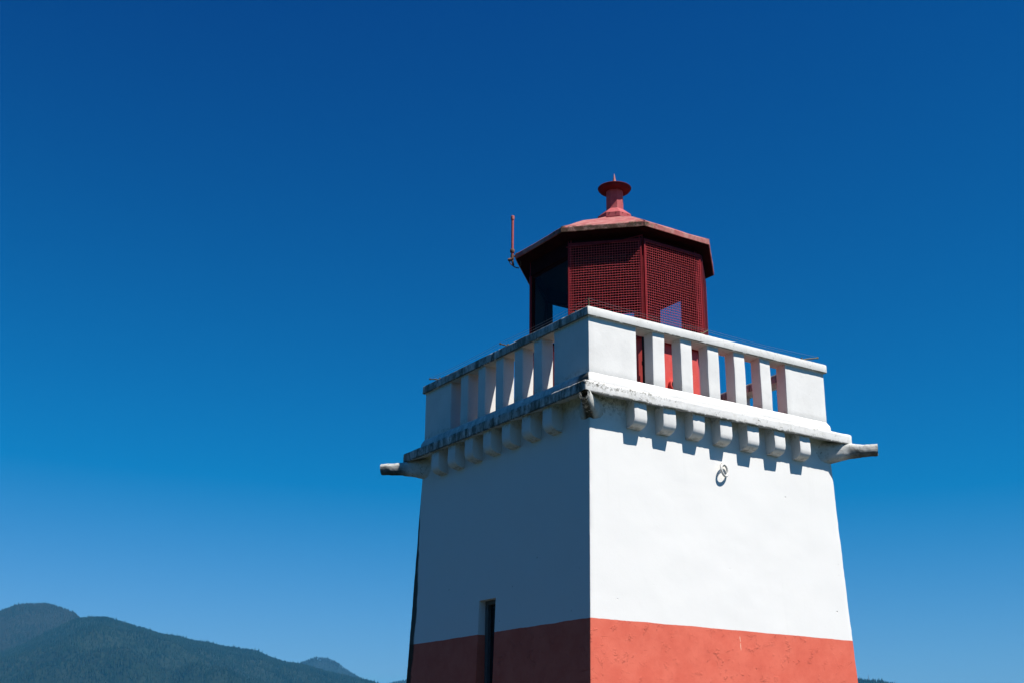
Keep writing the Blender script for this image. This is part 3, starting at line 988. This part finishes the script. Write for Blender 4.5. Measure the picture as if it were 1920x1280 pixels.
main_tab = [(-25, .2), (-12, 1.6), (-4, 2.2), (4, 2.6), (8, 3.3), (10, 3.9), (11, 4.3), (12, 4.8), (13, 5.35), (13.8, 5.85), (14.15, 5.97), (15.2, 5.975), (15.6, 5.88), (16.5, 5.66), (17.46, 5.43), (18.38, 5.28), (20.0, 5.02), (21.4, 4.80), (21.75, 4.73), (22.23, 4.52), (22.8, 4.36), (23.18, 4.30), (23.6, 4.25), (24.4, 4.08), (25.4, 3.86), (26.2, 3.70), (26.86, 3.54), (28, 3.2), (30, 2.6), (33, 1.7), (38, .9), (42, .5)]
dome_tab = [(-20, .2), (-16, 1.5), (-10, 3.2), (-3, 3.9), (2, 4.6), (5, 5.0), (8, 5.5), (10, 5.85), (10.85, 6.07), (11.4, 6.27), (12.08, 6.42), (12.6, 6.46), (13.1, 6.41), (13.5, 6.29), (13.83, 6.17), (14.05, 5.98), (14.4, 5.75), (15, 5.3), (16, 4.6), (18, 3.2)]
small_tab = [(21, 3.2), (22.5, 3.85), (23.3, 4.22), (23.8, 4.47), (24.21, 4.62), (24.8, 4.585), (25.3, 4.36), (25.89, 3.99), (26.5, 3.66), (26.9, 3.53), (27.2, 3.46), (27.45, 3.53), (27.9, 3.66), (28.6, 3.75), (29.6, 3.6), (31, 3.4), (34, 3.3), (38, 3.1), (42, 2.6)]
right_tab = [(33, 1.0), (38, 2.8), (42, 3.6), (45, 3.98), (47, 3.93), (48.17, 3.84), (48.5, 3.79), (49.09, 3.73), (49.74, 3.60), (50.5, 3.42), (52, 3.1), (55, 2.6), (60, 2.2), (68, 1.2)]
RMAIN = Ridge(14000, 8600, 2600, main_tab, .42)
RDOME = Ridge(15600, 11300, 2500, dome_tab, .22)
RSMALL = Ridge(20500, 16500, 2200, small_tab, .12)
RRIGHT = Ridge(12500, 9500, 2500, right_tab, .2)
def m_hill(name, c1, c2):
    n = NT(name)
    col = n.mix(n.ramp(n.noise(.0016, 6, .6), .38, .62), c1, c2)
    col = n.mix(n.ramp(n.noise(.03, 5, .75), .4, .65), col, tuple(c * .45 for c in c1))
    rock = n.ramp(n.noise(.006, 6, .8), .70, .74)
    col = n.mix(n.mul(rock, .5), col, (.09, .08, .07))
    return n.fin(col, .95, None, .1)
MH = m_hill('forest_floor', (.012, .022, .012), (.02, .028, .016))
MHF = m_hill('far_forest_floor', (.018, .026, .018), (.028, .03, .022))
build_ridge('mountain_slope', RMAIN, -25, 42, 380, 90, MH)
build_ridge('mountain_dome', RDOME, -20, 18, 200, 60, MHF)
build_ridge('distant_hill', RSMALL, 21, 42, 150, 40, MHF)
build_ridge('eastern_hill', RRIGHT, 33, 68, 200, 50, MH)

def forest(name, rg, az0, az1, dlo, dhi, count, seed, hmin, hmax, mat, label, cond=None):
    rng = random.Random(seed)
    V = []; F = []
    seg = 5
    cs = [(math.cos(2 * PI * k / seg), math.sin(2 * PI * k / seg)) for k in range(seg)]
    crest = int(count * .22)
    for i in range(count):
        az = rng.uniform(az0, az1)
        D = rg.D * (1 + .05 * noise.noise(Vector((az * .12, 7.7, 0))))
        d = D + rng.uniform(-120, 60) if i < crest else rng.uniform(dlo, dhi) * D
        x, y = CAM.x + d * math.sin(R(az)), CAM.y + d * math.cos(R(az))
        z = rg.h(az, d)
        h = rng.uniform(hmin, hmax) * (.75 + .5 * max(0, .5 + noise.noise(Vector((x * .004, y * .004, 1)))))
        if rng.random() < .06: h *= 1.4
        if i < crest: h *= 1.12
        r_ = h * rng.uniform(.16, .26)
        b = len(V)
        ph = rng.random() * 2
        V.append((x, y, z + h))
        for c, s in cs:
            q = rng.uniform(.8, 1.2)
            V.append((x + r_ * q * (c * math.cos(ph) - s * math.sin(ph)), y + r_ * q * (c * math.sin(ph) + s * math.cos(ph)), z - 3 + h * .08))
        for k in range(seg): F.append((b, b + 1 + k, b + 1 + (k + 1) % seg))
    me = bpy.data.meshes.new(name)
    me.from_pydata(V, [], F)
    me.materials.append(mat)
    o = bpy.data.objects.new(name, me); COL.objects.link(o)
    return tag(o, label, 'forest', kind='stuff')
def m_tree(name, c1, c2, c3):
    n = NT(name)
    col = n.mix(n.ramp(n.noise(.0022, 7, .68), .42, .58), c1, c2)
    wn_ = n.t.nodes.new('ShaderNodeTexWhiteNoise'); n._in(wn_.inputs['Vector'], n.vec(.04, .04, 0))
    sn = n.t.nodes.new('ShaderNodeVectorMath'); sn.operation = 'SNAP'; n._in(sn.inputs[0], n.pos); sn.inputs[1].default_value = (22, 22, 4000)
    n.t.links.new(sn.outputs[0], wn_.inputs['Vector'])
    col = n.mix(n.mul(n.ramp(wn_.outputs[0], .3, 1.0, 0, 1), .7), col, c3)
    return n.fin(col, .95, None, .1)
MT = m_tree('conifer_foliage', (.008, .018, .010), (.014, .027, .013), (.026, .036, .020))
MTF = m_tree('far_conifer_foliage', (.017, .027, .018), (.026, .032, .022), (.042, .042, .033))
forest('forest', RMAIN, 7, 28.2, .70, 1.0, 52000, 1, 22, 36, MT, 'dark green conifer forest covering the long mountain slope at lower left')
forest('dome_forest', RDOME, 8, 15.2, .80, 1.0, 22000, 2, 20, 34, MTF, 'conifer forest on the rounded summit at the far left')
forest('hill_forest', RSMALL, 22.5, 30, .90, 1.0, 8000, 3, 18, 30, MTF, 'bluish forest on the small distant hill beside the tower')
forest('eastern_forest', RRIGHT, 45, 54, .9, 1.0, 9000, 4, 16, 26, MT, 'bluish forest on the low hill right of the tower')

def on_ridge(rg, az, d):
    return Vector((CAM.x + d * math.sin(R(az)), CAM.y + d * math.cos(R(az)), rg.h(az, d)))
def mast(P, h, w, mat, label, group=None):
    bm = bmesh.new()
    def corner(k, z):
        s = w / 2 * (1 - .6 * z / h)
        return P + Vector((s * (1 if k in (0, 3) else -1), s * (1 if k < 2 else -1), z))
    nlev = 9
    for k in range(4): tube(bm, [corner(k, 0), corner(k, h)], w * .11, 4)
    for l in range(nlev):
        z0, z1 = h * l / nlev, h * (l + 1) / nlev
        for k in range(4):
            tube(bm, [corner(k, z0), corner((k + 1) % 4, z1)], w * .07, 3)
            tube(bm, [corner(k, z1), corner((k + 1) % 4, z1)], w * .07, 3)
    tube(bm, [P + Vector((0, 0, h)), P + Vector((0, 0, h * 1.12))], w * .1, 4)
    o = obj('radio_mast', bm, mat)
    for v in o.data.vertices: v.co -= P
    o.location = P
    return tag(o, label, 'radio mast', group)
MMAST = m_flat('mast_steel', (.25, .27, .30), .6, .2, .1)
MMASTW = m_flat('mast_white', (.75, .75, .75), .6, .1, .1)
mast(on_ridge(RRIGHT, 48.62, 12450) + Vector((0, 0, 8)), 88, 6, MMAST, 'tallest thin radio mast on the hill right of the tower', 'masts on the eastern hill')
mast(on_ridge(RRIGHT, 49.70, 12450) + Vector((0, 0, 8)), 48, 5, MMAST, 'short radio mast lower down the hill, left one of the pair', 'masts on the eastern hill')
mast(on_ridge(RRIGHT, 49.78, 12450) + Vector((0, 0, 8)), 34, 5, MMAST, 'short radio mast lower down the hill, right one of the pair', 'masts on the eastern hill')

# ------------------------------------------------------------------ haze
bm = bmesh.new()
box_bm(-31000, 31000, -31000, 31000, GZ - 20, 1960, 0, 1, 0, bm)
hz = bpy.data.materials.new('haze_air'); hz.use_nodes = True
for q in list(hz.node_tree.nodes):
    if q.type == 'BSDF_PRINCIPLED': hz.node_tree.nodes.remove(q)
pv = hz.node_tree.nodes.new('ShaderNodeVolumePrincipled')
pv.inputs['Color'].default_value = (.07, .48, .90, 1)
pv.inputs['Density'].default_value = 1.7e-5
pv.inputs['Anisotropy'].default_value = 0.0
hz.node_tree.links.new(pv.outputs[0], hz.node_tree.nodes['Material Output'].inputs['Volume'])
ho = obj('haze', bm, hz)
tag(ho, 'thin blue summer haze softening the far mountains', 'haze', kind='stuff')
